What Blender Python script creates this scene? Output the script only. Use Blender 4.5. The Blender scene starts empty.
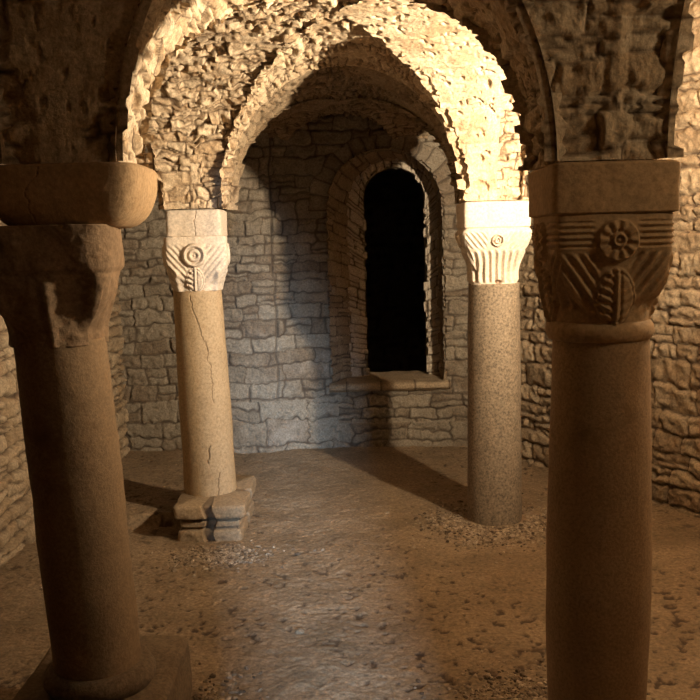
import bpy, math
import numpy as np
from mathutils import Matrix, Vector, Euler

PI = math.pi
scene = bpy.context.scene
COL = scene.collection

# ------------------------------------------------------------------ noise
def _hash(ix, iy, iz, seed):
    h = (ix.astype(np.int64) * 374761393 + iy.astype(np.int64) * 668265263
         + iz.astype(np.int64) * 2147483647 + seed * 1274126177) & 0xffffffff
    h = ((h ^ (h >> 13)) * 1274126177) & 0xffffffff
    h = h ^ (h >> 16)
    return (h & 0xffff) / 65535.0

def vnoise(x, y, z, seed=0):
    x, y, z = np.broadcast_arrays(np.asarray(x, float), np.asarray(y, float), np.asarray(z, float))
    ix, iy, iz = np.floor(x), np.floor(y), np.floor(z)
    fx, fy, fz = x - ix, y - iy, z - iz
    fx = fx * fx * (3 - 2 * fx); fy = fy * fy * (3 - 2 * fy); fz = fz * fz * (3 - 2 * fz)
    out = 0
    for a in (0, 1):
        wx = fx if a else 1 - fx
        for b in (0, 1):
            wy = fy if b else 1 - fy
            for c in (0, 1):
                wz = fz if c else 1 - fz
                out = out + wx * wy * wz * _hash(ix + a, iy + b, iz + c, seed)
    return out * 2 - 1

def fbm(x, y, z, oct=3, seed=0):
    s, a, t = 0, 1.0, 0
    for k in range(oct):
        s = s + a * vnoise(x * 2 ** k, y * 2 ** k, z * 2 ** k, seed + k * 17)
        t += a; a *= .5
    return s / t

def sstep(a, b, x):
    t = np.clip((x - a) / (b - a), 0, 1)
    return t * t * (3 - 2 * t)

# ------------------------------------------------------------------ mesh helpers
def finish(ob, name, mat, parent=None, **props):
    if mat is not None:
        ob.data.materials.append(mat)
    COL.objects.link(ob)
    if parent is not None:
        ob.parent = parent
    for k, v in props.items():
        ob[k] = v
    return ob

def mesh_from(name, V, F, attr=None, smooth=True):
    """V (n,3); F (m,4) or (m,3) index array"""
    me = bpy.data.meshes.new(name)
    V = np.ascontiguousarray(V, dtype=np.float32)
    F = np.ascontiguousarray(F, dtype=np.int32)
    k = F.shape[1]
    me.vertices.add(len(V)); me.vertices.foreach_set('co', V.ravel())
    me.loops.add(F.size); me.loops.foreach_set('vertex_index', F.ravel())
    me.polygons.add(len(F))
    me.polygons.foreach_set('loop_start', np.arange(0, F.size, k, dtype=np.int32))
    me.polygons.foreach_set('loop_total', np.full(len(F), k, dtype=np.int32))
    me.polygons.foreach_set('use_smooth', np.full(len(F), smooth, dtype=bool))
    if attr is not None:
        a = me.attributes.new('st', 'FLOAT_COLOR', 'POINT')
        a.data.foreach_set('color', np.ascontiguousarray(attr, dtype=np.float32).ravel())
    me.update(calc_edges=True)
    me.validate()
    return bpy.data.objects.new(name, me)

def grid_faces(nv, nu, wrap=False, flip=False, mask=None):
    i = np.arange(nv - 1)[:, None]; j = np.arange(nu if wrap else nu - 1)[None, :]
    j2 = (j + 1) % nu
    a = i * nu + j; b = i * nu + j2; c = (i + 1) * nu + j2; d = (i + 1) * nu + j
    f = np.stack([a, b, c, d], -1) if not flip else np.stack([a, d, c, b], -1)
    if mask is not None:
        return f[mask]
    return f.reshape(-1, 4)

class Bag:
    """collects several grids into one mesh"""
    def __init__(s): s.V = []; s.F = []; s.A = []; s.n = 0
    def add(s, P, A, F):
        P = P.reshape(-1, 3); s.V.append(P); s.A.append(A.reshape(-1, 4)); s.F.append(F + s.n); s.n += len(P)
    def build(s, name, mat, parent=None, **props):
        ob = mesh_from(name, np.concatenate(s.V), np.concatenate(s.F), np.concatenate(s.A))
        return finish(ob, name, mat, parent, **props)

# ------------------------------------------------------------------ masonry pattern
def masonry(U, V, rng, ch=(.07, .12), sw=(.14, .34), wob=.012, gap=.006, bev=.016, depth=.022,
            rough=.004, off=.010, tilt=.05, seed=1, smear=None):
    """returns (height<=~0, attr) of roughly coursed stones over U (along) V (up)"""
    shp = U.shape
    Uw = U + wob * vnoise(U * 9, V * 9, 0, seed) + wob * .5 * vnoise(U * 27, V * 27, 3, seed + 1)
    Vw = V + wob * vnoise(U * 6, V * 8, 5, seed + 2) + wob * .55 * vnoise(U * 24, V * 24, 9, seed + 3)
    r0 = np.random.default_rng([seed, 4711]); vb = [-1.0]
    while vb[-1] < Vw.max() + .3: vb.append(vb[-1] + r0.uniform(*ch))
    vb = np.array(vb)
    ci = np.clip(np.searchsorted(vb, Vw, 'right') - 1, 0, len(vb) - 2)
    u0, u1 = -4.0, Uw.max() + .6
    u1 = max(u1, 12.0)
    dist = np.zeros(shp); rnd = np.zeros(shp); rnd2 = np.zeros(shp); lu = np.zeros(shp); lv = np.zeros(shp)
    for c in np.unique(ci):
        m = ci == c; rng = np.random.default_rng([seed, int(c)])
        hgt = vb[c + 1] - vb[c]
        ub = [u0 + rng.uniform(0, sw[1])]
        while ub[-1] < u1: ub.append(ub[-1] + rng.uniform(*sw) * (.6 + .4 * hgt / np.mean(ch)))
        ub = np.array(ub)
        u = Uw[m]; v = Vw[m]
        si = np.clip(np.searchsorted(ub, u, 'right') - 1, 0, len(ub) - 2)
        du = np.minimum(u - ub[si], ub[si + 1] - u)
        # some stones are split by a second bed joint
        split = rng.random(len(ub)) < .28
        fr = rng.uniform(.38, .62, len(ub))
        vm = vb[c] + hgt * fr[si]
        top = v > vm
        lo = np.where(split[si] & top, vm, vb[c]); hi = np.where(split[si] & ~top, vm, vb[c + 1])
        dv = np.minimum(v - lo, hi - v)
        # rounded-corner distance
        r = bev * 1.2
        q = np.where((du < r) & (dv < r), r - np.hypot(r - du, r - dv), np.minimum(du, dv))
        dist[m] = q
        R1 = rng.random((len(ub), 2)); R2 = rng.random((len(ub), 2)); R3 = rng.random((len(ub), 2)) - .5
        k = (split[si] & top).astype(int)
        rnd[m] = R1[si, k]; rnd2[m] = R2[si, k]
        lu[m] = (u - (ub[si] + ub[si + 1]) / 2) * R3[si, 0]; lv[m] = (v - (lo + hi) / 2) * R3[si, 1]
    gv = gap * (1 + .9 * vnoise(U * 11, V * 11, 2.2, seed + 7))
    e = sstep(gv * .3, gv * .3 + bev * (.7 + .6 * rnd), dist)
    h = -depth * (1 - e) + e * (-(off * rnd2) + tilt * 2 * (lu + lv * 1.5))
    h = h + rough * (fbm(U * 24, V * 24, rnd * 7, 4, seed + 5) - .35 * np.abs(vnoise(U * 15, V * 15, rnd * 5, seed + 6))) * (0.4 + e)
    mort = 1 - sstep(0, gv * 1.5, dist)
    if smear is not None:                      # lime mortar spread over the stones, with pits left open
        k = sstep(smear, smear + .35, fbm(U * 4.5, V * 4.5, 2.5, 3, seed + 31))
        pit = sstep(.34, .52, fbm(U * 30, V * 30, 1.5, 2, seed + 33))
        pl = -depth * .25 + .006 * fbm(U * 13, V * 13, 4, 3, seed + 35) - .022 * pit
        h = h * (1 - k) + (pl * .8 + h * .2) * k
        mort = mort * (1 - k); rnd = rnd * (1 - .75 * k) + .75 * k * .72
    attr = np.stack([rnd, mort, sstep(-depth, 0, h), rnd2], -1)
    return h, attr

# ------------------------------------------------------------------ materials
def new_mat(name):
    m = bpy.data.materials.new(name); m.use_nodes = True
    nt = m.node_tree; nt.nodes.clear()
    return m, nt, nt.nodes, nt.links

def stone_mat(name, cols, mortar, mixn=.35, nscale=3.5, rough=.9, spec=.25, bump=.55, speck=0.12, fine=70, stain=None, coat=0):
    m, nt, N, L = new_mat(name)
    out = N.new('ShaderNodeOutputMaterial'); b = N.new('ShaderNodeBsdfPrincipled')
    L.new(b.outputs[0], out.inputs[0])
    b.inputs['Roughness'].default_value = rough
    b.inputs['Specular IOR Level'].default_value = spec
    tc = N.new('ShaderNodeTexCoord')
    at = N.new('ShaderNodeAttribute'); at.attribute_name = 'st'
    sp = N.new('ShaderNodeSeparateColor'); L.new(at.outputs['Color'], sp.inputs[0])
    n1 = N.new('ShaderNodeTexNoise'); n1.inputs['Scale'].default_value = nscale; n1.inputs['Detail'].default_value = 6
    n1.inputs['Roughness'].default_value = .65
    L.new(tc.outputs['Object'], n1.inputs['Vector'])
    mx = N.new('ShaderNodeMix'); mx.data_type = 'FLOAT'; mx.inputs[0].default_value = mixn
    L.new(sp.outputs[0], mx.inputs[2])
    st = N.new('ShaderNodeMapRange'); st.inputs[1].default_value = .3; st.inputs[2].default_value = .7
    L.new(n1.outputs[0], st.inputs[0]); L.new(st.outputs[0], mx.inputs[3])
    cr = N.new('ShaderNodeValToRGB'); e = cr.color_ramp.elements
    while len(e) < len(cols): e.new(.5)
    for i, c in enumerate(cols):
        e[i].position = i / (len(cols) - 1); e[i].color = (*c, 1)
    L.new(mx.outputs[0], cr.inputs[0])
    last = cr.outputs[0]
    # fine speckle of the stone
    n2 = N.new('ShaderNodeTexNoise'); n2.inputs['Scale'].default_value = fine; n2.inputs['Detail'].default_value = 5
    n2.inputs['Roughness'].default_value = .7
    L.new(tc.outputs['Object'], n2.inputs['Vector'])
    mr = N.new('ShaderNodeMapRange'); mr.inputs[1].default_value = .35; mr.inputs[2].default_value = .65
    mr.inputs[3].default_value = .78 - speck; mr.inputs[4].default_value = 1.16 + speck
    L.new(n2.outputs[0], mr.inputs[0])
    mm = N.new('ShaderNodeMix'); mm.data_type = 'RGBA'; mm.blend_type = 'MULTIPLY'; mm.inputs[0].default_value = 1
    L.new(last, mm.inputs[6]); L.new(mr.outputs[0], mm.inputs[7]); last = mm.outputs[2]
    if stain is not None:
        n3 = N.new('ShaderNodeTexNoise'); n3.inputs['Scale'].default_value = stain[1]; n3.inputs['Detail'].default_value = 5
        n3.inputs['Roughness'].default_value = .7
        L.new(tc.outputs['Object'], n3.inputs['Vector'])
        m3 = N.new('ShaderNodeMapRange'); m3.inputs[1].default_value = stain[2]; m3.inputs[2].default_value = stain[2] + .12
        L.new(n3.outputs[0], m3.inputs[0])
        mk = N.new('ShaderNodeMix'); mk.data_type = 'RGBA'; L.new(m3.outputs[0], mk.inputs[0])
        L.new(last, mk.inputs[6]); mk.inputs[7].default_value = (*stain[0], 1); last = mk.outputs[2]
    mo = N.new('ShaderNodeMix'); mo.data_type = 'RGBA'
    L.new(sp.outputs[1], mo.inputs[0]); L.new(last, mo.inputs[6]); mo.inputs[7].default_value = (*mortar, 1)
    L.new(mo.outputs[2], b.inputs['Base Color'])
    bp = N.new('ShaderNodeBump'); bp.inputs['Strength'].default_value = bump; bp.inputs['Distance'].default_value = .012
    ad = N.new('ShaderNodeMath'); ad.operation = 'ADD'
    n4 = N.new('ShaderNodeTexNoise'); n4.inputs['Scale'].default_value = fine * .35; n4.inputs['Detail'].default_value = 8
    n4.inputs['Roughness'].default_value = .7
    L.new(tc.outputs['Object'], n4.inputs['Vector'])
    L.new(n4.outputs[0], ad.inputs[0]); L.new(n2.outputs[0], ad.inputs[1])
    L.new(ad.outputs[0], bp.inputs['Height']); L.new(bp.outputs[0], b.inputs['Normal'])
    return m

TAN = [(0.198, 0.132, 0.076), (0.284, 0.208, 0.129), (0.343, 0.264, 0.172), (0.238, 0.168, 0.099), (0.383, 0.304, 0.205)]
M_wall = stone_mat('coursed_limestone', TAN, (.075, .048, .03), .35)
M_back = stone_mat('pale_coursed_limestone', [(0.141, 0.111, 0.077), (0.206, 0.170, 0.125), (0.245, 0.207, 0.154), (0.159, 0.120, 0.082), (0.272, 0.230, 0.178)], (0.075, 0.055, 0.039), .35)
M_vault = stone_mat('rubble_vault', [(.33, .235, .14), (.48, .365, .235), (.57, .455, .315), (.40, .285, .17), (.62, .51, .37)], (.13, .085, .05), .4, bump=.6)
M_pale = stone_mat('pale_carved_stone', [(.50, .42, .335), (.58, .495, .40), (.54, .46, .37)], (.30, .22, .15), .6, 5, speck=.03, bump=.2)
M_frame = stone_mat('lit_frame_stone', [(.36, .30, .23), (.48, .41, .32), (.42, .35, .27)], (.10, .07, .045), .4, 5, speck=.1, bump=.5)  # paler than the walls: light on the inner frame put into its colour
M_brown = stone_mat('warm_brown_stone', [(0.314, 0.200, 0.100), (0.399, 0.265, 0.142), (0.361, 0.235, 0.121)], (0.171, 0.110, 0.063), .7, 4, speck=.03, bump=.25)
M_bshaft = stone_mat('brown_shaft_stone', [(0.265, 0.169, 0.086), (0.352, 0.232, 0.127), (0.304, 0.201, 0.106)], (0.137, 0.090, 0.052), .7, 3, speck=.03, bump=.2,
                     fine=110, stain=((0.196, 0.127, 0.063), 2.2, .56))
M_honey = stone_mat('honey_shaft_stone', [(0.317, 0.224, 0.125), (0.383, 0.284, 0.172), (0.350, 0.254, 0.145)], (0.125, 0.079, 0.040), .7, 4, speck=.03, bump=.2,
                    stain=((0.277, 0.178, 0.092), 3.0, .60))
M_granite = stone_mat('speckled_granite', [(0.167, 0.125, 0.084), (0.217, 0.168, 0.115), (0.192, 0.145, 0.098)], (0.087, 0.059, 0.035), .6, 6, bump=.15,
                      speck=.30, fine=75, rough=.75, stain=((0.211, 0.112, 0.063), 7.0, .68))
M_worn = stone_mat('worn_dark_stone', [(.16, .10, .055), (.23, .15, .085), (.28, .19, .115)], (.14, .08, .045), .8, 4, speck=.05, bump=.4)
M_fshaft = stone_mat('dark_shaft_stone', [(.165, .105, .055), (.235, .155, .085), (.20, .13, .07)], (.09, .055, .03), .7, 3, speck=.03, bump=.25,
                     fine=110, stain=((.13, .08, .04), 2.2, .54))
M_step = stone_mat('step_stone', [(.21, .15, .09), (.29, .215, .135), (.25, .18, .11)], (.10, .065, .04), .7, 4, speck=.06, bump=.4)
M_plinth = stone_mat('earth_stained_stone', [(.115, .078, .045), (.165, .115, .07), (.20, .145, .09)], (.08, .05, .03), .8, 5, speck=.08, bump=.5)
M_dirtcol = [(.170, .118, .068), (.245, .172, .103), (.315, .227, .140)]
M_gravel = stone_mat('gravel_stone', [(.06, .04, .025), (.20, .145, .095), (.38, .30, .21), (.12, .085, .055)], (.1, .07, .04), .05, 30, bump=.1)

def floor_mat():
    m, nt, N, L = new_mat('trodden_earth')
    out = N.new('ShaderNodeOutputMaterial'); b = N.new('ShaderNodeBsdfPrincipled'); L.new(b.outputs[0], out.inputs[0])
    b.inputs['Roughness'].default_value = .72; b.inputs['Specular IOR Level'].default_value = .3
    tc = N.new('ShaderNodeTexCoord')
    def noise(scale, det=6, ro=.65, vec=None):
        n = N.new('ShaderNodeTexNoise'); n.inputs['Scale'].default_value = scale; n.inputs['Detail'].default_value = det
        n.inputs['Roughness'].default_value = ro; L.new(vec or tc.outputs['Object'], n.inputs['Vector']); return n
    n1 = noise(2.4, 8, .7)
    cr = N.new('ShaderNodeValToRGB'); e = cr.color_ramp.elements
    e[0].position = .32; e[0].color = (*M_dirtcol[0], 1); e[1].position = .68; e[1].color = (*M_dirtcol[2], 1)
    q = e.new(.5); q.color = (*M_dirtcol[1], 1)
    L.new(n1.outputs[0], cr.inputs[0])
    n2 = noise(55, 6, .75)
    mr = N.new('ShaderNodeMapRange'); mr.inputs[1].default_value = .32; mr.inputs[2].default_value = .68
    mr.inputs[3].default_value = .45; mr.inputs[4].default_value = 1.45; L.new(n2.outputs[0], mr.inputs[0])
    mm = N.new('ShaderNodeMix'); mm.data_type = 'RGBA'; mm.blend_type = 'MULTIPLY'; mm.inputs[0].default_value = 1
    L.new(cr.outputs[0], mm.inputs[6]); L.new(mr.outputs[0], mm.inputs[7])
    # small dark pits trodden into the earth (real pits from the mesh attribute)
    at = N.new('ShaderNodeAttribute'); at.attribute_name = 'st'
    sp = N.new('ShaderNodeSeparateColor'); L.new(at.outputs['Color'], sp.inputs[0])
    mk = N.new('ShaderNodeMix'); mk.data_type = 'RGBA'; L.new(sp.outputs[1], mk.inputs[0])
    L.new(mm.outputs[2], mk.inputs[6]); mk.inputs[7].default_value = (.062, .038, .022, 1)
    L.new(mk.outputs[2], b.inputs['Base Color'])
    bp = N.new('ShaderNodeBump'); bp.inputs['Strength'].default_value = .9; bp.inputs['Distance'].default_value = .02
    n3 = noise(26, 8, .7)
    L.new(n3.outputs[0], bp.inputs['Height']); L.new(bp.outputs[0], b.inputs['Normal'])
    return m
M_floor = floor_mat()

# ------------------------------------------------------------------ column positions (axis at impost height)
CL = {'FL': (-.84, 2.87), 'FR': (.752, 2.70), 'BL': (-.845, 5.22), 'BR': (.828, 5.165)}
GX, GY = (-.865, .785), (2.785, 5.19)          # regular grid lines the vault is laid out on
HP = .175                                      # half width of the piers
SPR, RISE, ZIMP = 1.85, .76, 1.845

def warp(x, y):
    """carry the regular grid to where the columns really stand"""
    wx = np.interp(x, [-1.9, GX[0] - HP, GX[0] + HP, GX[1] - HP, GX[1] + HP, 2.4], [0, 1, 1, 2, 2, 3])
    wy = np.interp(y, [.3, GY[0] - HP, GY[0] + HP, GY[1] - HP, GY[1] + HP, 7.2], [0, 1, 1, 2, 2, 3])
    D = np.zeros((4, 4, 2))
    for k, (i, j) in {'FL': (1, 1), 'FR': (2, 1), 'BL': (1, 2), 'BR': (2, 2)}.items():
        D[i, j] = (CL[k][0] - GX[i - 1], CL[k][1] - GY[j - 1])
    D[:, 0] = D[:, 1] * .5; D[0] = D[1] * .3; D[3] = D[2] * .3
    i = np.clip(np.floor(wx).astype(int), 0, 2); j = np.clip(np.floor(wy).astype(int), 0, 2)
    fx = (wx - i)[..., None]; fy = (wy - j)[..., None]
    d = D[i, j] * (1 - fx) * (1 - fy) + D[i + 1, j] * fx * (1 - fy) + D[i, j + 1] * (1 - fx) * fy + D[i + 1, j + 1] * fx * fy
    return x + d[..., 0], y + d[..., 1]

def vault_bay(bag, x0, x1, y0, y1, e, res, style, seed, rx=RISE, ry=RISE, ja=.034):
    """groin vault over the clear rectangle; e = how far each side runs on over its pier (x0,x1,y0,y1)"""
    cx, cy, a, b = (x0 + x1) / 2, (y0 + y1) / 2, (x1 - x0) / 2, (y1 - y0) / 2
    rng = None
    for side in range(4):
        along_y = side < 2                      # barrel running in y (profile in x) or the other way
        sgn = 1 if side % 2 else -1
        pa, pb = (a, b) if along_y else (b, a)  # profile half span, run half length
        ext = e[(3 if sgn > 0 else 2)] if along_y else e[(1 if sgn > 0 else 0)]
        R1, R2 = (rx, ry) if along_y else (ry, rx)   # own rise, rise of the crossing barrel
        L = PI * (pa + R1) / 2
        nt = max(24, int(L / res)); nw = max(16, int((pb + ext) / res))
        th = np.linspace(0, PI, nt)[None, :]; w = np.linspace(0, 1, nw)[:, None]
        g = pb * np.sqrt(np.clip(1 - (np.sin(th) * R1 / R2) ** 2, 0, 1))   # groin
        run = g + w * (pb + ext - g)
        prof = -pa * np.cos(th) + 0 * w
        z = SPR + R1 * np.sin(th) + 0 * w
        nx = -np.cos(th) * R1; nz = np.sin(th) * pa
        nl = np.hypot(nx, nz); nx, nz = nx / nl + 0 * w, nz / nl + 0 * w   # into the masonry
        # arc length from the nearer springing
        tt = np.linspace(0, PI, 2000); seg = np.hypot(pa * np.sin(tt), R1 * np.cos(tt))
        arc = np.concatenate([[0], np.cumsum((seg[1:] + seg[:-1]) / 2 * np.diff(tt))])
        s = np.interp(th, tt, arc) + 0 * w
        i_, j_ = seed
        sd = 2000 + 10 * i_ + j_ + side if along_y else 1000 + 10 * j_ + i_ + side - 2
        h, at = masonry((cy if along_y else cx) + sgn * run, s, rng, seed=sd, **(style[side] if isinstance(style, list) else style))
        jit = .004 + ja * at[0:1, :, 3] ** 1.5                     # stones of the edge stand out unevenly
        if res < .02 and (ja > .02 or not along_y): run = run - jit * (1 if ja > .02 else 2.6) * (1 - sstep(0, .10, run - g))
        if ja < .02:
            fg = sstep(0, .03, run - g); h = h * fg - .008 * (1 - fg)
        fe = sstep(0, .04, (1 - w) * (pb + ext - g)); h = h * fe - .014 * (1 - fe)   # both bays meet on one line
        P2 = prof + nx * -h; Z = z + nz * -h
        X, Y = (cx + P2, cy + sgn * run) if along_y else (cx + sgn * run, cy + P2)
        Z = Z + .046 * (1 - sstep(.28, .75, np.hypot(X - GX[0], Y - GY[0])))   # the bed over the thick left impost
        X, Y = warp(X, Y)
        flip = (sgn > 0) == along_y
        keep = (Y[:-1, :-1] + Y[1:, 1:]) / 2 < 7.11             # nothing runs on through the back wall
        bag.add(np.stack([X, Y, Z], -1), at, grid_faces(nw, nt, flip=flip, mask=keep))

RUB = dict(ch=(.030, .072), sw=(.04, .17), wob=.026, gap=.004, bev=.012, depth=.024, rough=.014, off=.022, tilt=.22, smear=.12)
RUBL = dict(ch=(.026, .062), sw=(.04, .17), wob=.030, gap=.004, bev=.010, depth=.026, rough=.016, off=.028, tilt=.30, smear=.22)
RUBR = dict(ch=(.03, .075), sw=(.04, .15), wob=.028, gap=.004, bev=.012, depth=.022, rough=.013, off=.016, tilt=.16, smear=-.62, )
RUBS = dict(RUB, smear=.0, off=.034, ch=(.04, .085))
BLK = dict(ch=(.05, .115), sw=(.10, .32), wob=.022, gap=.005, bev=.014, depth=.040, rough=.022, off=.030, tilt=.12, smear=.42)
BLKS = dict(BLK, smear=-.10)

XW0, XW1, YW0, YW1 = -1.80, 2.25, -1.0, 7.05
xs = [(XW0 - .05, GX[0] - HP, .05, HP), (GX[0] + HP, GX[1] - HP, HP, HP), (GX[1] + .145, XW1, .145, .1)]
ys = [(YW0 - .2, .35 - HP, .1, HP), (.35 + HP, GY[0] - HP, HP, HP), (GY[0] + HP, GY[1] - HP, HP, HP), (GY[1] + HP, YW1 + .40, HP, .02)]
ceil = bpy.data.objects.new('ceiling', None); COL.objects.link(ceil); ceil['kind'] = 'structure'
for j, (y0, y1, ey0, ey1) in enumerate(ys):
    for i, (x0, x1, ex0, ex1) in enumerate(xs):
        bag = Bag()
        fine = {2: (.009, .007, .009), 1: (.012, .009, .010), 3: (.014, .009, .014), 0: (.03, .03, .03)}[j][i]
        vault_bay(bag, x0, x1, y0, y1, (ex0, ex1, ey0, ey1), fine, ([BLK, BLK, BLKS, BLK] if (i, j) == (1, 1) else [BLK, BLK, BLK, BLKS] if (i, j) == (0, 1) else BLK) if j <= 1 else ([RUBS, RUB, RUBL, RUBR] if (i, j) == (1, 2) else RUB), (i, j), rx=1.5 if i == 2 else RISE,
                  ry=1.40 if j == 1 else RISE, ja=.034 if j == 2 else .012)
        bag.build('vault_bay', M_vault if j in (1, 2) else M_wall, ceil, kind='structure')
# solid back of the vault so that nothing shines in
roof = Bag()
rx = np.array([[-2.3, 2.8], [-2.3, 2.8]]); ry = np.array([[-2, -2], [9.2, 9.2]])
roof.add(np.stack([rx, ry, np.full((2, 2), 3.6)], -1), np.tile([.4, 0, 1, .5], (2, 2, 1)), grid_faces(2, 2))
roof.build('vault_back', M_wall, ceil, kind='structure')

# ------------------------------------------------------------------ walls
def wall(name, path, z0, z1, res, style, seed, mat, hole=None, ring=None, side=1, **props):
    """masonry wall along a plan polyline; its stones face to the left of the walking direction"""
    path = np.array(path, float)
    d = np.r_[0, np.cumsum(np.hypot(*np.diff(path, axis=0).T))]
    nu = int(d[-1] / res) + 2; nv = int((z1 - z0) / res) + 2
    u = np.linspace(0, d[-1], nu); v = np.linspace(z0, z1, nv)
    px, py = np.interp(u, d, path[:, 0]), np.interp(u, d, path[:, 1])
    k = max(1, int(.12 / res)); ker = np.ones(2 * k + 1) / (2 * k + 1)
    sm = lambda q: np.convolve(np.pad(q, k, mode='reflect', reflect_type='odd'), ker, 'valid')
    px, py = sm(px), sm(py)
    tx, ty = np.gradient(px, u), np.gradient(py, u); l = np.hypot(tx, ty); tx, ty = tx / l, ty / l
    U, V = np.meshgrid(u, v)
    rng = np.random.default_rng(seed)
    h, at = masonry(U, V, rng, seed=seed, **style)
    if ring is not None: h, at = ring(px + 0 * U, V, h, at, rng, U)
    NX, NY = -ty * side, tx * side
    X = px + NX * h; Y = py + NY * h
    mask = None
    if hole is not None:
        uc = (X[:-1, :-1] + X[1:, 1:]) / 2; vc = (V[:-1, :-1] + V[1:, 1:]) / 2
        mask = ~hole(uc, vc)
    ob = mesh_from(name, np.stack([X, Y, V], -1).reshape(-1, 3), grid_faces(nv, nu, flip=side < 0, mask=mask), at.reshape(-1, 4))
    return finish(ob, name, mat, kind='structure', **props)

SIDE = dict(ch=(.06, .125), sw=(.10, .34), wob=.020, gap=.008, bev=.016, depth=.042, rough=.014, off=.024, tilt=.10)
wall('wall_left', [(-1.82, YW0 - .1), (-1.83, 4.4), (-1.78, 6.6), (-1.76, 7.3)], -.05, 2.75, .009, SIDE, 11, M_wall, side=-1)
RIGHT = dict(ch=(.07, .16), sw=(.14, .46), wob=.022, gap=.005, bev=.02, depth=.034, rough=.016, off=.022, tilt=.08)
wall('wall_right', [(2.3, YW0 - .1), (2.3, 3.2), (2.22, 4.2), (2.0, 5.03), (1.84, 5.36), (1.3, 6.40), (.98, 6.9), (.9, 7.2)], -.05, 3.5, .009,
     RIGHT, 12, M_wall, side=1)

# niche outline (centre, half width, springing) - outer at the wall face, inner at the back of the splay
SILLZ = .52
OUT = dict(c=.303, hw=.440, zs=1.90); INN = dict(c=.389, hw=.245, zs=1.985)
def inside(o, x, z):
    up = np.hypot(x - o['c'], z - o['zs']) < o['hw']
    lowr = (np.abs(x - o['c']) < o['hw']) & (z <= o['zs'])
    return (up | lowr) & (z > SILLZ)
def voussoirs(o, width, nring):
    def f(X, Z, h, at, rng, U):
        r = np.hypot(X - o['c'], Z - o['zs']); ang = np.arctan2(Z - o['zs'], X - o['c'])
        rw = width * (1 + .15 * vnoise(ang * 5, 0, 0, 77))
        m = (Z > o['zs'] - .02) & (r < o['hw'] + rw)
        g = ang / PI * nring + .12 * vnoise(r * 12, ang * 8, 0, 5)
        k = np.floor(g).astype(int); fr = g - k
        da = np.minimum(fr, 1 - fr) * PI / nring * r; dr = o['hw'] + rw - r
        dist = np.minimum(da, dr)
        R = rng.random(nring + 6)
        e = sstep(.002, .016, dist)
        hh = -.022 * (1 - e) - e * .012 * R[(k * 3) % (nring + 6)] + .005 * fbm(X * 30, Z * 30, 1, 3, 9)
        aa = np.stack([R[k % (nring + 6)], 1 - sstep(0, .008, dist), e, R[(k * 5) % (nring + 6)]], -1)
        return np.where(m, hh, h), np.where(m[..., None], aa, at)
    return f
BACK = dict(ch=(.055, .145), sw=(.10, .36), wob=.020, gap=.006, bev=.014, depth=.028, rough=.014, off=.020, tilt=.08)
def back_ring(X, Z, h, at, rng, U):
    # large irregular foundation blocks at the foot of the wall
    zt = .40 + .05 * vnoise(X * 2.2, 0, 0, 4)
    big, ab = masonry(U, Z, rng, ch=(.19, .24), sw=(.24, .46), wob=.03, gap=.006, bev=.02, depth=.028, rough=.022, off=.014, tilt=.03, seed=91)
    m = (Z < zt) & (X < -.1) | (Z < .2)
    h = np.where(m, big + .012, h); at = np.where(m[..., None], ab, at)
    # upright joint where the apse wall turns
    s = np.abs(X + .575 + .012 * vnoise(0 * X, Z * 9, 0, 8)); s = np.where(Z > zt, s, 1)
    h = np.minimum(h, -.040 * (1 - sstep(.002, .016, s)))
    at = at.copy(); at[..., 1] = np.maximum(at[..., 1], .7 * (1 - sstep(.002, .01, s)))
    return voussoirs(OUT, .15, 15)(X, Z, h, at, rng, U)
wall('wall_back', [(-1.95, 7.03), (-.60, 7.00), (-.55, 7.06), (0, 7.10), (.7, 7.08), (1.2, 7.0)], -.05, 2.75, .007, BACK, 13, M_back,
     hole=lambda x, z: inside(OUT, x, z), ring=back_ring, side=-1)

win = bpy.data.objects.new('window_1', None); win.location = (0.35, 7.1, SILLZ); COL.objects.link(win); win['kind'] = 'structure'
win['label'] = 'round-arched deep window recess in the back wall, dark inside'
OFF = np.array([.35, 7.1, SILLZ])
def arch_path(o, n, z0):
    """points up the left jamb, over the arch, down the right jamb"""
    hl = o['zs'] - z0; L = 2 * hl + PI * o['hw']
    s = np.linspace(0, 1, n) * L
    x = np.where(s < hl, -o['hw'], np.where(s > L - hl, o['hw'], -o['hw'] * np.cos((s - hl) / o['hw'])))
    z = np.where(s < hl, z0 + s, np.where(s > L - hl, z0 + (L - s), o['zs'] + o['hw'] * np.sin(np.clip((s - hl) / o['hw'], 0, PI))))
    nx = np.where(s < hl, -1, np.where(s > L - hl, 1, -np.cos((s - hl) / o['hw'])))
    nz = np.where((s > hl) & (s < L - hl), np.sin(np.clip((s - hl) / o['hw'], 0, PI)), 0)
    return s, o['c'] + x, z, nx, nz
def reveal(name, oa, ya, ob_, yb, mat, parent, style, seed, res=.008, za=SILLZ - .03, zb=SILLZ - .03):
    L = 2 * (oa['zs'] - za) + PI * oa['hw']; n = int(L / res)
    s, xa, zza, nx, nz = arch_path(oa, n, za); _, xb, zzb, _, _ = arch_path(ob_, n, zb)
    nd = max(6, int(abs(yb - ya) / res)); w = np.linspace(0, 1, nd)[:, None]
    rng = np.random.default_rng(seed)
    h, at = masonry(w * abs(yb - ya) + 0 * s, s[None, :] + 0 * w, rng, seed=seed, **style)
    X = xa * (1 - w) + xb * w - nx * h; Z = zza * (1 - w) + zzb * w - nz * h; Y = ya * (1 - w) + yb * w + 0 * s
    P = np.stack([X, Y, Z], -1) - OFF
    o = mesh_from(name, P.reshape(-1, 3), grid_faces(nd, n), at.reshape(-1, 4))
    return finish(o, name, mat, parent)
JMB = dict(ch=(.06, .12), sw=(.16, .30), wob=.010, gap=.005, bev=.014, depth=.024, rough=.006, off=.02, tilt=.05)
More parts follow.
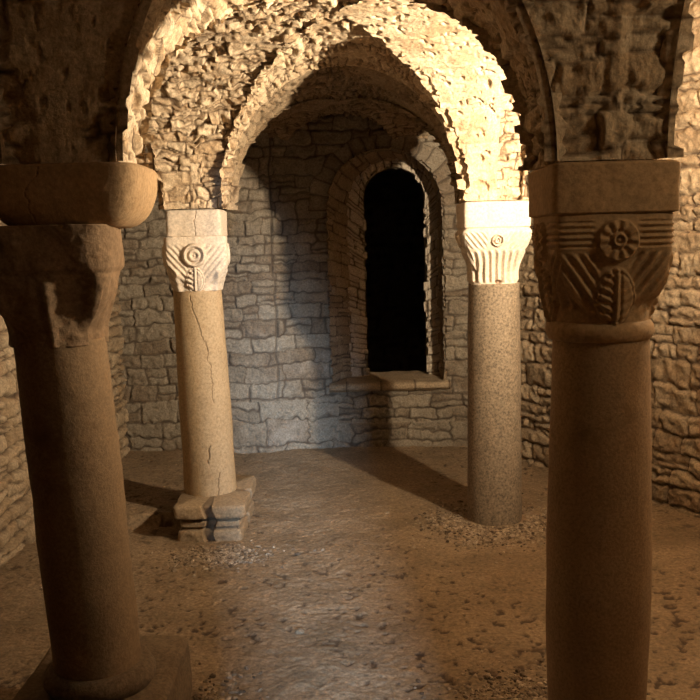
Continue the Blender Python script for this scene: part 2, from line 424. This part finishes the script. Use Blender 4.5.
OUT2 = dict(c=.375, hw=.350, zs=1.93)          # where the recess meets the inner frame
reveal('jamb', OUT, 7.06, OUT2, 7.38, M_wall, win, JMB, 21)
# inner frame: a ring of small stones facing the room, ragged inner edge
def ring_face(o1, o2, y, seed, name):
    n = 520; s, xa, za, nx, nz = arch_path(o1, n, SILLZ - .03); _, xb, zb, _, _ = arch_path(o2, n, SILLZ - .03)
    nd = 34; w = np.linspace(0, 1, nd)[:, None]
    rng = np.random.default_rng(seed)
    h, at = masonry(w * .18 + 0 * s, s[None, :] + 0 * w, rng, ch=(.055, .10), sw=(.12, .3), wob=.008, gap=.005, bev=.014, depth=.03, rough=.006, off=.03, tilt=.04, seed=seed)
    jag = (at[..., 3] - .5) * .035
    X = xa * (1 - w) + xb * w - nx * jag * (w); Z = za * (1 - w) + zb * w - nz * jag * (w); Y = y - h + 0 * s
    o = mesh_from(name, (np.stack([X, Y, Z], -1) - OFF).reshape(-1, 3), grid_faces(nd, n), at.reshape(-1, 4))
    return finish(o, name, M_frame, win)
OUT3 = dict(c=.378, hw=.39, zs=1.93)
ring_face(OUT3, INN, 7.36, 22, 'inner_frame')
# added wide chamber beyond the opening, shaped so that it stays black
pb_ = Bag()
def plane_(o, du, dv, n, m, seed):
    a_, b_ = np.meshgrid(np.linspace(0, 1, n), np.linspace(0, 1, m))
    P = np.array(o) + a_[..., None] * np.array(du) + b_[..., None] * np.array(dv)
    lu, lv = np.linalg.norm(du), np.linalg.norm(dv); nrm = np.cross(du, dv) / (lu * lv)
    h_, at_ = masonry(a_ * lu, b_ * lv, np.random.default_rng(seed), seed=seed, **BACK)
    pb_.add(P + nrm * h_[..., None] - OFF, at_, grid_faces(m, n))
plane_((-1.2, 10.6, 0), (3.4, 0, 0), (0, 0, 2.7), 90, 70, 1)
plane_((-1.2, 7.46, 0), (0, 3.2, 0), (0, 0, 2.7), 60, 50, 2)
plane_((2.2, 10.6, 0), (0, -3.2, 0), (0, 0, 2.7), 60, 50, 3)
plane_((-1.2, 7.46, 2.7), (0, 3.2, 0), (3.4, 0, 0), 60, 50, 4)
plane_((-1.2, 10.6, .02), (0, -3.2, 0), (3.4, 0, 0), 60, 50, 5)
pb_.build('added_chamber_wall', M_back, win)
# back of the wall around the opening (closes the added chamber towards the crypt)
reveal('inner_jamb', INN, 7.37, dict(INN, hw=.25), 7.47, M_back, win, JMB, 23, res=.012)
bw = Bag(); n_ = 200
sA, xa, za, nx_, nz_ = arch_path(INN, n_, SILLZ - .03)
far = np.stack([INN['c'] + np.sign(xa - INN['c'] + 1e-9) * 0 + nx_ * 2.2 + (xa - INN['c']), 0 * xa + 7.47, za + nz_ * 1.6], -1)
near = np.stack([xa, 0 * xa + 7.47, za], -1)
bw.add(np.stack([near, far], 0) - OFF, np.tile([.4, 0, 1, .5], (2, n_, 1)), grid_faces(2, n_))
bw.build('added_chamber_front', M_back, win)
# sill slab with a worn front lip
nu, nv = 150, 90
su = np.linspace(-.17, .79, nu); prof = np.array([(7.08, -.06), (7.035, -.035), (7.03, -.008), (7.045, .006), (7.09, .012), (7.4, .02), (7.5, .02), (7.6, .02)])
sd = np.r_[0, np.cumsum(np.hypot(*np.diff(prof, axis=0).T))]
sd_f = np.r_[np.linspace(0, .5, nv - 8), np.linspace(.55, sd[-1], 8)]
sy, sz = np.interp(sd_f, sd, prof[:, 0]), np.interp(sd_f, sd, prof[:, 1])
X, _ = np.meshgrid(su, sd_f); Y = sy[:, None] + 0 * X; Z = SILLZ + sz[:, None] + 0 * X
nn = fbm(X * 9, Y * 9, Z * 9, 3, 40)
Y = Y + .016 * nn * (Y < 7.1); Z = Z + .006 * fbm(X * 14, Y * 14, 0, 3, 41)
cut = np.abs(((X + .03) % .27) - .135) * 1.0
mo = (1 - sstep(.0, .006, np.abs(cut - .13))) * (Y < 7.15)
A = np.stack([.5 + .4 * np.sin(np.floor((X + .03) / .27) * 5), mo, 0 * X + 1, 0 * X + .5], -1)
finish(mesh_from('sill', (np.stack([X, Y, Z], -1) - OFF).reshape(-1, 3), grid_faces(nv, nu), A.reshape(-1, 4)), 'sill', M_wall, win)

# wall behind the viewer with the window the daylight comes through
fw = Bag()
for (x0, x1, z0, z1) in ((-2.2, .28, -.05, 3.6), (.55, 2.6, -.05, 3.6), (.28, .55, -.05, 1.32), (.28, .55, 2.5, 3.6)):
    for yy, fl in ((YW0, True), (YW0 - .12, False)):
        xx, zz = np.meshgrid(np.linspace(x0, x1, 40), np.linspace(z0, z1, 40))
        fw.add(np.stack([xx, 0 * xx + yy, zz], -1), np.tile([.4, 0, 1, .5], (40, 40, 1)), grid_faces(40, 40, flip=fl))
fw.build('wall_front', M_wall, None, kind='structure')

# ------------------------------------------------------------------ floor
fx = np.linspace(-2.0, 2.5, 560); fy = np.concatenate([np.linspace(-1.2, 2.6, 100)[:-1], np.linspace(2.6, 7.3, 700)])
X, Y = np.meshgrid(fx, fy)
def floor_h(X, Y):
    h = .010 * fbm(X * 2.2, Y * 2.2, 0, 3, 60) + .006 * fbm(X * 14, Y * 14, 0, 3, 61) + .0035 * fbm(X * 45, Y * 38, 0, 2, 67)
    # slightly raised earth platform in the left aisle behind the column
    edge = 5.05 + .10 * np.sin((X + 1.7) * 3.0) + .03 * vnoise(X * 6, 0, 0, 62)
    h = h + .075 * sstep(0, .04, Y - edge) * (1 - sstep(-1.08, -.86, X)) * (1 - .5 * sstep(5.6, 6.6, Y))
    return h
H = floor_h(X, Y)
pn = vnoise(X * 34, Y * 28, 0, 63) + .4 * vnoise(X * 70, Y * 60, 2, 64)
pm = sstep(.56, .80, pn) * sstep(-.15, .3, vnoise(X * 1.3, Y * 1.3, 0, 66) * .7 + .9 * np.exp(-((X - .38) ** 2 / .16 + (Y - 3.9) ** 2 / .55)))
H = H - .008 * pm
A = np.stack([0 * X + .5, pm * .95, 0 * X + 1, 0 * X], -1)
finish(mesh_from('floor', np.stack([X, Y, H], -1).reshape(-1, 3), grid_faces(len(fy), len(fx)), A.reshape(-1, 4)), 'floor', M_floor, kind='structure')

# ------------------------------------------------------------------ columns
def section(ang, n):
    return (np.abs(np.cos(ang)) ** n + np.abs(np.sin(ang)) ** n) ** (-1.0 / n)

def body(name, zs, half, nexp, mat, parent, hy=None, rot=0, relief=None, lean=(0, 0), offs=(0, 0), na=360, rough=.003, nsc=14, seed=1,
         cracks=None, dz=None, face_warp=None, attr_rnd=None):
    """upright solid: rows zs, half size and squareness per row; relief(face, s, X, Z) pushes the faces out"""
    zs = np.asarray(zs, float); nr = len(zs)
    half = np.broadcast_to(half, (nr,)).astype(float); nexp = np.broadcast_to(nexp, (nr,)).astype(float)
    hy = half if hy is None else np.broadcast_to(hy, (nr,)).astype(float)
    # sample denser near corners for squarish bodies
    t = np.linspace(0, 2 * PI, na, endpoint=False)
    ang = t[None, :] + 0 * zs[:, None]
    r = section(ang, nexp[:, None])
    ux, uy = r * np.cos(ang), r * np.sin(ang)            # unit section
    x, y = ux * half[:, None], uy * hy[:, None]
    z = zs[:, None] + 0 * ang
    d = rough * fbm(x * nsc + seed, y * nsc, z * nsc, 4, seed)
    mort = np.zeros_like(x)
    if cracks is not None:
        for pts, wd, dp in cracks:
            pts = np.array(pts); aj = np.interp(zs, pts[:, 1], pts[:, 0]) + .05 * vnoise(zs * 22, 0, 0, seed + 3) + .03 * vnoise(zs * 70, 0, 0, seed + 4)
            inr = (zs > pts[0, 1]) & (zs < pts[-1, 1])
            da = np.abs((ang - aj[:, None] + PI) % (2 * PI) - PI) * half[:, None]
            c = (1 - sstep(wd * .3, wd, da)) * inr[:, None]
            d = d - dp * c; mort = np.maximum(mort, c)
    horiz = np.abs(ux) >= np.abs(uy)
    face = np.where(horiz, np.where(ux > 0, 0, 2), np.where(uy > 0, 1, 3))
    s = np.where(face == 0, uy, np.where(face == 1, -ux, np.where(face == 2, -uy, ux)))
    if relief is not None:
        hh = np.where(horiz, hy[:, None], half[:, None])
        rv, rm = relief(face, s, s * hh, z)
        d = d + rv; mort = np.maximum(mort, rm)
    sq = np.clip((nexp[:, None] - 2) / 4, 0, 1) * (relief is not None)
    fxn = np.where(horiz, np.sign(ux), 0) * sq + ux / r * (1 - sq)
    fyn = np.where(horiz, 0, np.sign(uy)) * sq + uy / r * (1 - sq)
    x = x + fxn * d; y = y + fyn * d
    if face_warp is not None: x, y, z = face_warp(x, y, z)
    c, s_ = math.cos(rot), math.sin(rot)
    X = x * c - y * s_ + offs[0] + lean[0] * z; Y = x * s_ + y * c + offs[1] + lean[1] * z
    rn = .5 + .6 * fbm(X * 4 + seed, Y * 4, z * 4, 3, seed + 9) if attr_rnd is None else attr_rnd + 0 * X
    at = np.stack([rn, mort, 0 * X + 1, 0 * X + .5], -1)
    P = np.stack([X, Y, z], -1).reshape(-1, 3)
    F = grid_faces(nr, na, wrap=True)
    # caps as fans of quads to a collapsed ring
    V = [P]; A = [at.reshape(-1, 4)]; Fs = [F]; n = len(P)
    for row, fl in ((0, True), (nr - 1, False)):
        ringP = P[row * na:(row + 1) * na]; ctr = ringP.mean(0)
        inner = ctr + (ringP - ctr) * .02
        V.append(inner); A.append(at.reshape(-1, 4)[row * na:(row + 1) * na])
        i = np.arange(na); j = (i + 1) % na
        f = np.stack([row * na + i, row * na + j, n + j, n + i], -1)
        Fs.append(f[:, ::-1] if fl else f)
        n += na
    ob = mesh_from(name, np.concatenate(V), np.concatenate(Fs), np.concatenate(A))
    return finish(ob, name, mat, parent)

def thing(name, label, cat, loc, **props):
    o = bpy.data.objects.new(name, None); o.location = loc; o.empty_display_size = .2
    COL.objects.link(o); o['label'] = label; o['category'] = cat; o['kind'] = 'thing'; o['group'] = 'columns carrying the central vault bay'
    for k, v in props.items(): o[k] = v
    return o

def rows(a, b, n): return np.linspace(a, b, n)

# carved motifs, in metres on the face plane -------------------------------------------------
def rosette(X, Z, cx, cz, R, petals=10, amp=.016):
    dx, dz = X - cx, Z - cz; d = np.hypot(dx, dz); a = np.arctan2(dz, dx)
    q = d / R
    m = 1 - sstep(.90, 1.04, q)
    pet = .004 * np.cos(a * petals) * sstep(.35, .5, q) * (1 - sstep(.85, 1, q))
    ring = -.008 * np.exp(-((q - .42) / .09) ** 2) - .007 * np.exp(-((q - .14) / .06) ** 2)
    bead = .006 * np.exp(-((q - .26) / .1) ** 2)
    return m * (amp + pet + ring + bead), m
def wheel(X, Z, cx, cz, R, amp=.014):
    d = np.hypot(X - cx, Z - cz) / R
    m = 1 - sstep(.92, 1.05, d)
    rim = .010 * np.exp(-((d - .82) / .12) ** 2) - .012 * np.exp(-((d - .60) / .09) ** 2) + .006 * np.exp(-((d - .38) / .12) ** 2) - .009 * np.exp(-((d - .16) / .08) ** 2)
    return m * (amp + rim), m
def leaf(X, Z, cx, cz, wx, wz, amp=.016, freq=115, halfv=True):
    dx, dz = (X - cx) / wx, (Z - cz) / wz
    q = np.hypot(dx, dz); m = 1 - sstep(.88, 1.05, q)
    veins = .0055 * np.sin((Z - cz) * freq * 2.2 - np.abs(X - cx) * freq * 1.2)
    if halfv: veins = veins * (.35 + .65 * (dx < 0))
    rib = -.006 * np.exp(-((q - .84) / .07) ** 2) + .007 * np.exp(-(dx / .09) ** 2) - .006 * np.exp(-((np.abs(dx) - .2) / .07) ** 2)
    return m * (amp * (1 - .35 * q ** 2) + veins * sstep(.1, .25, np.abs(dx)) + rib), m

# ---- front right column -------------------------------------------------------------------
def fr_relief(face, s, X, Z):
    t = (Z - 1.385) / (1.70 - 1.385)
    out = np.zeros_like(X)
    # fanned flutes rising from the foot to both upper corners
    ax = np.abs(X)
    dirn = ax * .80 - (Z - 1.44) * .60
    fan = .0075 * np.sin(dirn * 230) * sstep(.10, .2, t) * (1 - sstep(.60, .68, t)) * sstep(.035, .06, ax)
    hor = .004 * np.sin(Z * 2 * PI / .017) * sstep(.68, .72, t) * (1 - sstep(.93, .96, t)) * sstep(.055, .075, ax)
    out = out + fan + hor
    out = out - .012 * (1 - sstep(.0, .05, np.abs(ax - .04 - (t - .15) * .06))) * sstep(.3, .4, t) * (1 - sstep(.62, .7, t)) * .6
    r, m = rosette(X, Z, .004, 1.385 + .77 * .315, .060); out = out * (1 - m) + r
    l, m2 = leaf(X, Z, .004, 1.385 + .26 * .315, .056, .084, .020); out = out * (1 - m2) + l
    edge = 1 - np.clip(np.abs(s), 0, 1) ** 10
    return out * edge, np.zeros_like(X)
fr = thing('stone_column', 'nearest right column with dark brown shaft, rosette and leaf carved on its tapering capital', 'column', (CL['FR'][0], CL['FR'][1], 0))
z = rows(-.03, 1.35, 160)
body('shaft', z, np.interp(z, [0, .18, .55, 1.0, 1.35], [.147, .152, .159, .153, .141]), 2, M_bshaft, fr, rough=.0045, nsc=7, seed=3,
     cracks=[([(-.16, .53), (-.12, .58)], .012, .014)], lean=(.004, 0))
z = rows(1.335, 1.392, 24); tt = (z - 1.335) / .057
body('astragal', z, .143 + .016 * np.sin(np.clip(tt, 0, 1) * PI) ** .5, 2, M_brown, fr, rough=.003, nsc=20, seed=5)
z = rows(1.388, 1.70, 190); tt = (z - 1.388) / .312
body('capital', z, .142 + .029 * sstep(0, .85, tt) ** .8, 2 + 9 * sstep(.15, .6, tt), M_brown, fr, relief=fr_relief, na=640, rough=.004, seed=7)
z = np.r_[1.698, 1.702, rows(1.706, 1.838, 60), 1.843, 1.846]
body('impost_block', z, np.r_[.160, .172, np.full(60, .180), .176, .165], np.r_[10, 12, np.full(60, 16), 14, 12], M_brown, fr, na=420, rough=.005, nsc=11, seed=9)

# ---- back right column --------------------------------------------------------------------
def br_relief(face, s, X, Z):
    t = (Z - 1.385) / .315
    out = .010 * np.sin(s * PI * 8.0) * (1 - sstep(.55, .63, t)) * sstep(.02, .08, t)
    out = out + .005 * np.sin((np.abs(X) * 1.2 - Z) * 170) * sstep(.62, .68, t) * (1 - sstep(.90, .95, t)) * sstep(.05, .07, np.abs(X))
    r, m = wheel(X, Z, .0, 1.385 + .78 * .315, .036, .008); out = out * (1 - m) + r
    hole = (1 - sstep(.6, 1.1, np.hypot((X - .01) / .022, (Z - 1.40) / .014))) * (face == 3)
    return out * (1 - np.abs(s) ** 12) - .03 * hole, hole
br = thing('stone_column', 'back right column with speckled grey-brown shaft under a pale fluted capital', 'column', (CL['BR'][0], CL['BR'][1], 0))
z = rows(-.03, 1.39, 150)
body('shaft', z, np.interp(z, [0, .3, .9, 1.38], [.159, .157, .152, .146]), 2, M_granite, br, rough=.0035, nsc=8, seed=13,
     lean=(.004, 0))
z = rows(1.384, 1.70, 170); tt = (z - 1.385) / .315
body('capital', z, .135 + .060 * sstep(.3, .95, tt) - .012 * sstep(.93, 1, tt), 2.4 + 8 * sstep(.2, .7, tt), M_pale, br, relief=br_relief, na=560, rough=.003, seed=17)
z = np.r_[1.698, 1.702, rows(1.706, 1.838, 50), 1.843, 1.846]
body('impost_block', z, np.r_[.170, .182, np.full(50, .186), .182, .170], np.r_[10, 12, np.full(50, 16), 14, 12], M_pale, br, na=360, rough=.005, nsc=12, seed=19)

# ---- back left column ---------------------------------------------------------------------
def bl_relief(face, s, X, Z):
    t = (Z - 1.39) / .305
    cx = -.012
    ax = np.abs(X - cx)
    chev = .0045 * np.sin((ax * .75 - (Z - 1.39) * .66) * 230) * sstep(.04, .06, ax) * sstep(.1, .2, t) * (1 - sstep(.75, .9, t))
    out = chev
    r, m = wheel(X, Z, cx, 1.39 + .66 * .305, .066, .020); out = out * (1 - m) + r
    l, m2 = leaf(X, Z, cx, 1.39 + .20 * .305, .050, .075, .016, 100); out = out * (1 - m2) + l
    lobes = .022 * np.exp(-((np.abs(s) - .74) / .14) ** 2) * (1 - sstep(.30, .48, t)) * (.6 + .4 * np.cos((s * 18)))
    out = out + lobes * (1 - m2)
    return out * (1 - np.abs(s) ** 10) * np.where(face == 3, 1, .45), np.zeros_like(X)
bl = thing('stone_column', 'back left column with honey-coloured cracked shaft, pale wheel-carved capital and stepped square plinth', 'column', (CL['BL'][0], CL['BL'][1], 0))
pz, ph = [], []
for a_, b_, hw in ((-.03, .062, .186), (.076, .115, .178), (.128, .205, .204)):
    pz += list(rows(a_, b_, 22)); k = rows(0, 1, 22)
    ph += list(hw * (1 - .05 * (np.abs(2 * k - 1)) ** 6))
def pl_relief(face, s, X, Z):
    notch = 1 - sstep(.022, .032, np.abs(X + .012 * np.sin(Z * 40)))
    grv = np.zeros_like(X)
    for zg in (.069, .1215): grv = np.maximum(grv, 1 - sstep(.004, .010, np.abs(Z - zg)))
    side = (face == 3) | (face == 0)
    return -.035 * notch * side - .03 * grv + .006 * fbm(X * 20, Z * 20, face, 3, 31), .6 * np.maximum(notch * side, grv)
pz = np.array(pz); o_ = np.argsort(pz); ph = np.array(ph)[o_]; pz = pz[o_]
body('plinth', pz, ph, 14, M_step, bl, hy=ph + .135, relief=pl_relief, na=520, rough=.010, nsc=9, seed=23, offs=(.035, -.02))
z = rows(.20, 1.395, 150)
body('shaft', z, np.interp(z, [.2, .5, 1.0, 1.39], [.153, .151, .147, .139]), 2, M_honey, bl, rough=.004, nsc=7, seed=29, lean=(-.020, .0), offs=(-.001, 0),
     cracks=[([(-1.15, 1.05), (-1.35, 1.15), (-1.6, 1.25), (-1.75, 1.37)], .004, .004), ([(-1.05, .75), (-1.1, .95), (-1.2, 1.08)], .003, .003),
             ([(-1.4, .40), (-1.3, .50)], .006, .006), ([(-1.15, .2), (-1.0, .34)], .004, .004)])
z = rows(1.39, 1.695, 190); tt = (z - 1.39) / .305
body('capital', z, .136 + .040 * sstep(0, .6, tt) ** .8, 2.3 + 7 * sstep(.1, .6, tt), M_pale, bl, relief=bl_relief, na=600, rough=.006, seed=37, rot=.16, offs=(-.026, 0))
z = np.r_[1.693, 1.697, rows(1.702, 1.836, 50), 1.842, 1.846]
body('impost_block', z, np.r_[.142, .150, np.full(50, .154), .150, .142], np.r_[10, 12, np.full(50, 14), 14, 12], M_pale, bl, na=360, rough=.006, nsc=12, seed=41, offs=(-.012, 0),
     cracks=[([(-1.52, 1.70), (-1.50, 1.84)], .003, .005)])

# ---- front left column --------------------------------------------------------------------
fl = thing('stone_column', 'nearest left column, leaning, with dark shaft, weathered blocky capital and round-ended impost', 'column', (-.868, 2.87, 0))
z = rows(.0, .205, 50)
body('plinth', z, np.interp(z, [0, .19, .205], [.262, .255, .235]), 12, M_plinth, fl, hy=np.interp(z, [0, .19, .205], [.34, .33, .31]), na=420, rough=.014, nsc=7, seed=43, offs=(-.01, .03))
z = rows(.195, .275, 30); tt = (z - .195) / .08
body('base_moulding', z, .158 + .026 * np.sin(np.clip(tt, 0, 1) * PI) ** .7, 2, M_plinth, fl, rough=.006, nsc=12, seed=45, offs=(.004, 0))
z = rows(.2, 1.36, 150)
body('shaft', z, np.interp(z, [.2, .5, 1.0, 1.36], [.141, .144, .146, .142]), 2, M_fshaft, fl, rough=.005, nsc=7, seed=47, lean=(-.052, 0), offs=(.012, 0))
def fl_relief(face, s, X, Z):
    t = (Z - 1.345) / .365
    # worn corner leaves with a deep bite between them
    ridge = .010 * np.exp(-((s + .05 - (1 - t) * .1) / .10) ** 2) * (1 - sstep(.45, .6, t))
    bite = -.014 * np.exp(-((s - .55) / .22) ** 2) * sstep(.08, .2, t) * (1 - sstep(.5, .64, t)) - .010 * np.exp(-((s + .6) / .25) ** 2) * (1 - sstep(.45, .6, t))
    lip = .012 * sstep(.60, .66, t)
    return (ridge + bite + lip + .012 * fbm(X * 12, Z * 12, face * 3, 3, 53)), np.zeros_like(X)
z = rows(1.345, 1.715, 150); tt = (z - 1.345) / .37
body('capital', z, .146 + .038 * sstep(.05, .55, tt), 2.2 + 5 * sstep(.1, .45, tt), M_worn, fl, relief=fl_relief, na=520, rough=.010, nsc=9, seed=51, offs=(-.058, 0), rot=.12)
z = rows(1.705, 1.893, 80); tt = (z - 1.705) / .188
k = np.clip(tt / .80, 0, 1)
ih = .140 + .100 * np.sqrt(np.clip(1 - (1 - k) ** 2, 0, 1))
ih = np.where(tt > .93, ih - .012 * ((tt - .93) / .07) ** 2, ih)
body('impost_block', z, ih, 5, M_brown, fl, cracks=[([(-1.95, 1.72), (-1.80, 1.885)], .002, .003)], hy=np.clip(ih * .85, .1, .20), na=420, rough=.008, nsc=8, seed=57, offs=(.015, 0))

# ------------------------------------------------------------------ gravel and loose stones
ICO = None
def pebble(rng, r):
    global ICO
    if ICO is None:
        p = (1 + 5 ** .5) / 2
        v = np.array([(-1, p, 0), (1, p, 0), (-1, -p, 0), (1, -p, 0), (0, -1, p), (0, 1, p), (0, -1, -p), (0, 1, -p), (p, 0, -1), (p, 0, 1), (-p, 0, -1), (-p, 0, 1)], float)
        v /= np.linalg.norm(v[0])
        f = np.array([(0, 11, 5), (0, 5, 1), (0, 1, 7), (0, 7, 10), (0, 10, 11), (1, 5, 9), (5, 11, 4), (11, 10, 2), (10, 7, 6), (7, 1, 8), (3, 9, 4), (3, 4, 2), (3, 2, 6), (3, 6, 8), (3, 8, 9), (4, 9, 5), (2, 4, 11), (6, 2, 10), (8, 6, 7), (9, 8, 1)])
        ICO = v, f
    v = ICO[0] * rng.uniform(.7, 1.25, (12, 1)) * np.array([rng.uniform(.8, 1.4), rng.uniform(.7, 1.1), rng.uniform(.45, .8)]) * r
    a = rng.uniform(0, 2 * PI); c, s = math.cos(a), math.sin(a)
    return np.stack([v[:, 0] * c - v[:, 1] * s, v[:, 0] * s + v[:, 1] * c, v[:, 2]], -1), ICO[1]
def gravel(n, sampler, rr, seed, label, avoid=()):
    rng = np.random.default_rng(seed); V = []; F = []; A = []; k = 0
    while k < n:
        x, y = sampler(rng)
        if any(((abs(x - a[0]) < a[2]) and (abs(y - a[1]) < a[3])) if len(a) == 4 else math.hypot(x - a[0], y - a[1]) < a[2] for a in avoid): continue
        r = rr[0] + (rr[1] - rr[0]) * rng.random() ** 2.5
        v, f = pebble(rng, r)
        zz = float(floor_h(np.array([x]), np.array([y]))[0])
        V.append(v + [x, y, zz + r * .15]); F.append(f + 12 * k); A.append(np.tile([rng.random(), 0, 1, .5], (12, 1))); k += 1
    o = mesh_from('gravel', np.concatenate(V), np.concatenate(F), np.concatenate(A), smooth=False)
    finish(o, 'gravel', M_gravel, kind='stuff', label=label, category='gravel')
def disc(cx, cy, sx, sy):
    def f(rng):
        a = rng.uniform(0, 2 * PI); q = abs(rng.normal(0, .5))
        return cx + sx * q * math.cos(a), cy + sy * q * math.sin(a)
    return f
gravel(2600, disc(.80, 5.06, .40, .42), (.005, .015), 1, 'loose gravel around the foot of the speckled back right column', [(CL['BR'][0], CL['BR'][1], .19)])
gravel(1500, disc(-.72, 4.64, .30, .20), (.005, .014), 2, 'loose gravel in front of the stepped plinth', [(-.81, 5.2, .215, .37)])
gravel(1100, disc(-.52, 2.95, .14, .32), (.005, .016), 3, 'loose gravel beside the plinth of the leaning left column', [(-.878, 2.9, .275, .36)])
gravel(2000, disc(.62, 2.98, .40, .36), (.005, .013), 4, 'loose gravel around the foot of the nearest right column', [(CL['FR'][0], CL['FR'][1], .185)])
def rock(name, label, cat, x, y, size, mat, seed, group=None):
    nu_, nv_ = 36, 20
    th = np.linspace(0, 2 * PI, nu_, endpoint=False)[None, :]; ph_ = np.linspace(.05, PI - .05, nv_)[:, None]
    d = np.stack([np.sin(ph_) * np.cos(th), np.sin(ph_) * np.sin(th), np.cos(ph_) + 0 * th], -1)
    r = 1 + .35 * fbm(d[..., 0] * 1.7 + seed, d[..., 1] * 1.7, d[..., 2] * 1.7, 3, seed)
    r = np.round(r * 6) / 6 * .5 + r * .5
    P = d * r[..., None] * np.array(size)
    P[..., 2] = np.maximum(P[..., 2], -size[2] * .5)
    zz = float(floor_h(np.array([x]), np.array([y]))[0])
    V = P.reshape(-1, 3); A = np.tile([.5, 0, 1, .5], (len(V), 1))
    ob = mesh_from(name, V, grid_faces(nv_, nu_, wrap=True, flip=True), A, smooth=False)
    ob.location = (x, y, zz + size[2] * .45)
    finish(ob, name, mat, label=label, category=cat, kind='thing')
rock('stone_chip', 'small pale stone chip on the earth near the left wall, left of the leaning column', 'stone', -1.51, 4.22, (.026, .018, .012), M_pale, 3)
rock('pebble', 'dark pebble lying alone on the bare floor in front of the stepped plinth', 'stone', -.245, 3.66, (.022, .018, .014), M_plinth, 5)

# ------------------------------------------------------------------ lights
def spot(name, loc, target, power, col, size, blend, rad):
    l = bpy.data.lights.new(name, 'SPOT'); l.energy = power; l.color = col; l.spot_size = size; l.spot_blend = blend; l.shadow_soft_size = rad
    o = bpy.data.objects.new(name, l); o.location = loc
    o.rotation_euler = (Vector(target) - Vector(loc)).to_track_quat('-Z', 'Y').to_euler()
    COL.objects.link(o); return o
def point(name, loc, power, col, rad):
    l = bpy.data.lights.new(name, 'POINT'); l.energy = power; l.color = col; l.shadow_soft_size = rad
    o = bpy.data.objects.new(name, l); o.location = loc; COL.objects.link(o); return o
WARM = (1.0, .80, .56)
LP = (1.70, 3.10, 2.12)
spot('aisle_floodlight', LP, (-.1, 5.0, 3.7), 950, WARM, PI, 1.0, .04)
point('aisle_floodlight_spill', LP, 34, WARM, .05)
point('front_bay_fill', (1.6, 1.85, 2.25), 13, (1.0, .76, .48), .08)  # added unseen fill, brightens the columns and piers of the front bay
l = bpy.data.lights.new('daylight', 'AREA'); l.shape = 'RECTANGLE'; l.size = .32; l.size_y = .5; l.energy = 1900; l.color = (.55, .74, 1.0)
o = bpy.data.objects.new('daylight', l); o.location = (.89, -5, 2.85)
o.rotation_euler = (Vector((.2, 2, 1.4)) - Vector(o.location)).to_track_quat('-Z', 'Y').to_euler(); COL.objects.link(o)

w = bpy.data.worlds.new('World'); scene.world = w; w.use_nodes = True
bg = w.node_tree.nodes['Background']; bg.inputs[0].default_value = (.5, .6, .8, 1); bg.inputs[1].default_value = .02

# ------------------------------------------------------------------ camera
cam = bpy.data.cameras.new('camera'); cam.sensor_width = 36; cam.lens = 36 * 900 / 700; cam.clip_start = .02
co = bpy.data.objects.new('camera', cam); COL.objects.link(co)
R = Matrix.Rotation(math.radians(90 - 6.8), 4, 'X') @ Matrix.Rotation(math.radians(-1.5), 4, 'Z')
co.matrix_world = Matrix.Translation((0, 0, 1.64)) @ R
scene.camera = co

vs = scene.view_settings
vs.view_transform = 'Standard'; vs.look = 'None'; vs.gamma = 1; vs.exposure = 0.0; vs.use_curve_mapping = False
scene.cycles.max_bounces = 8; scene.cycles.diffuse_bounces = 5
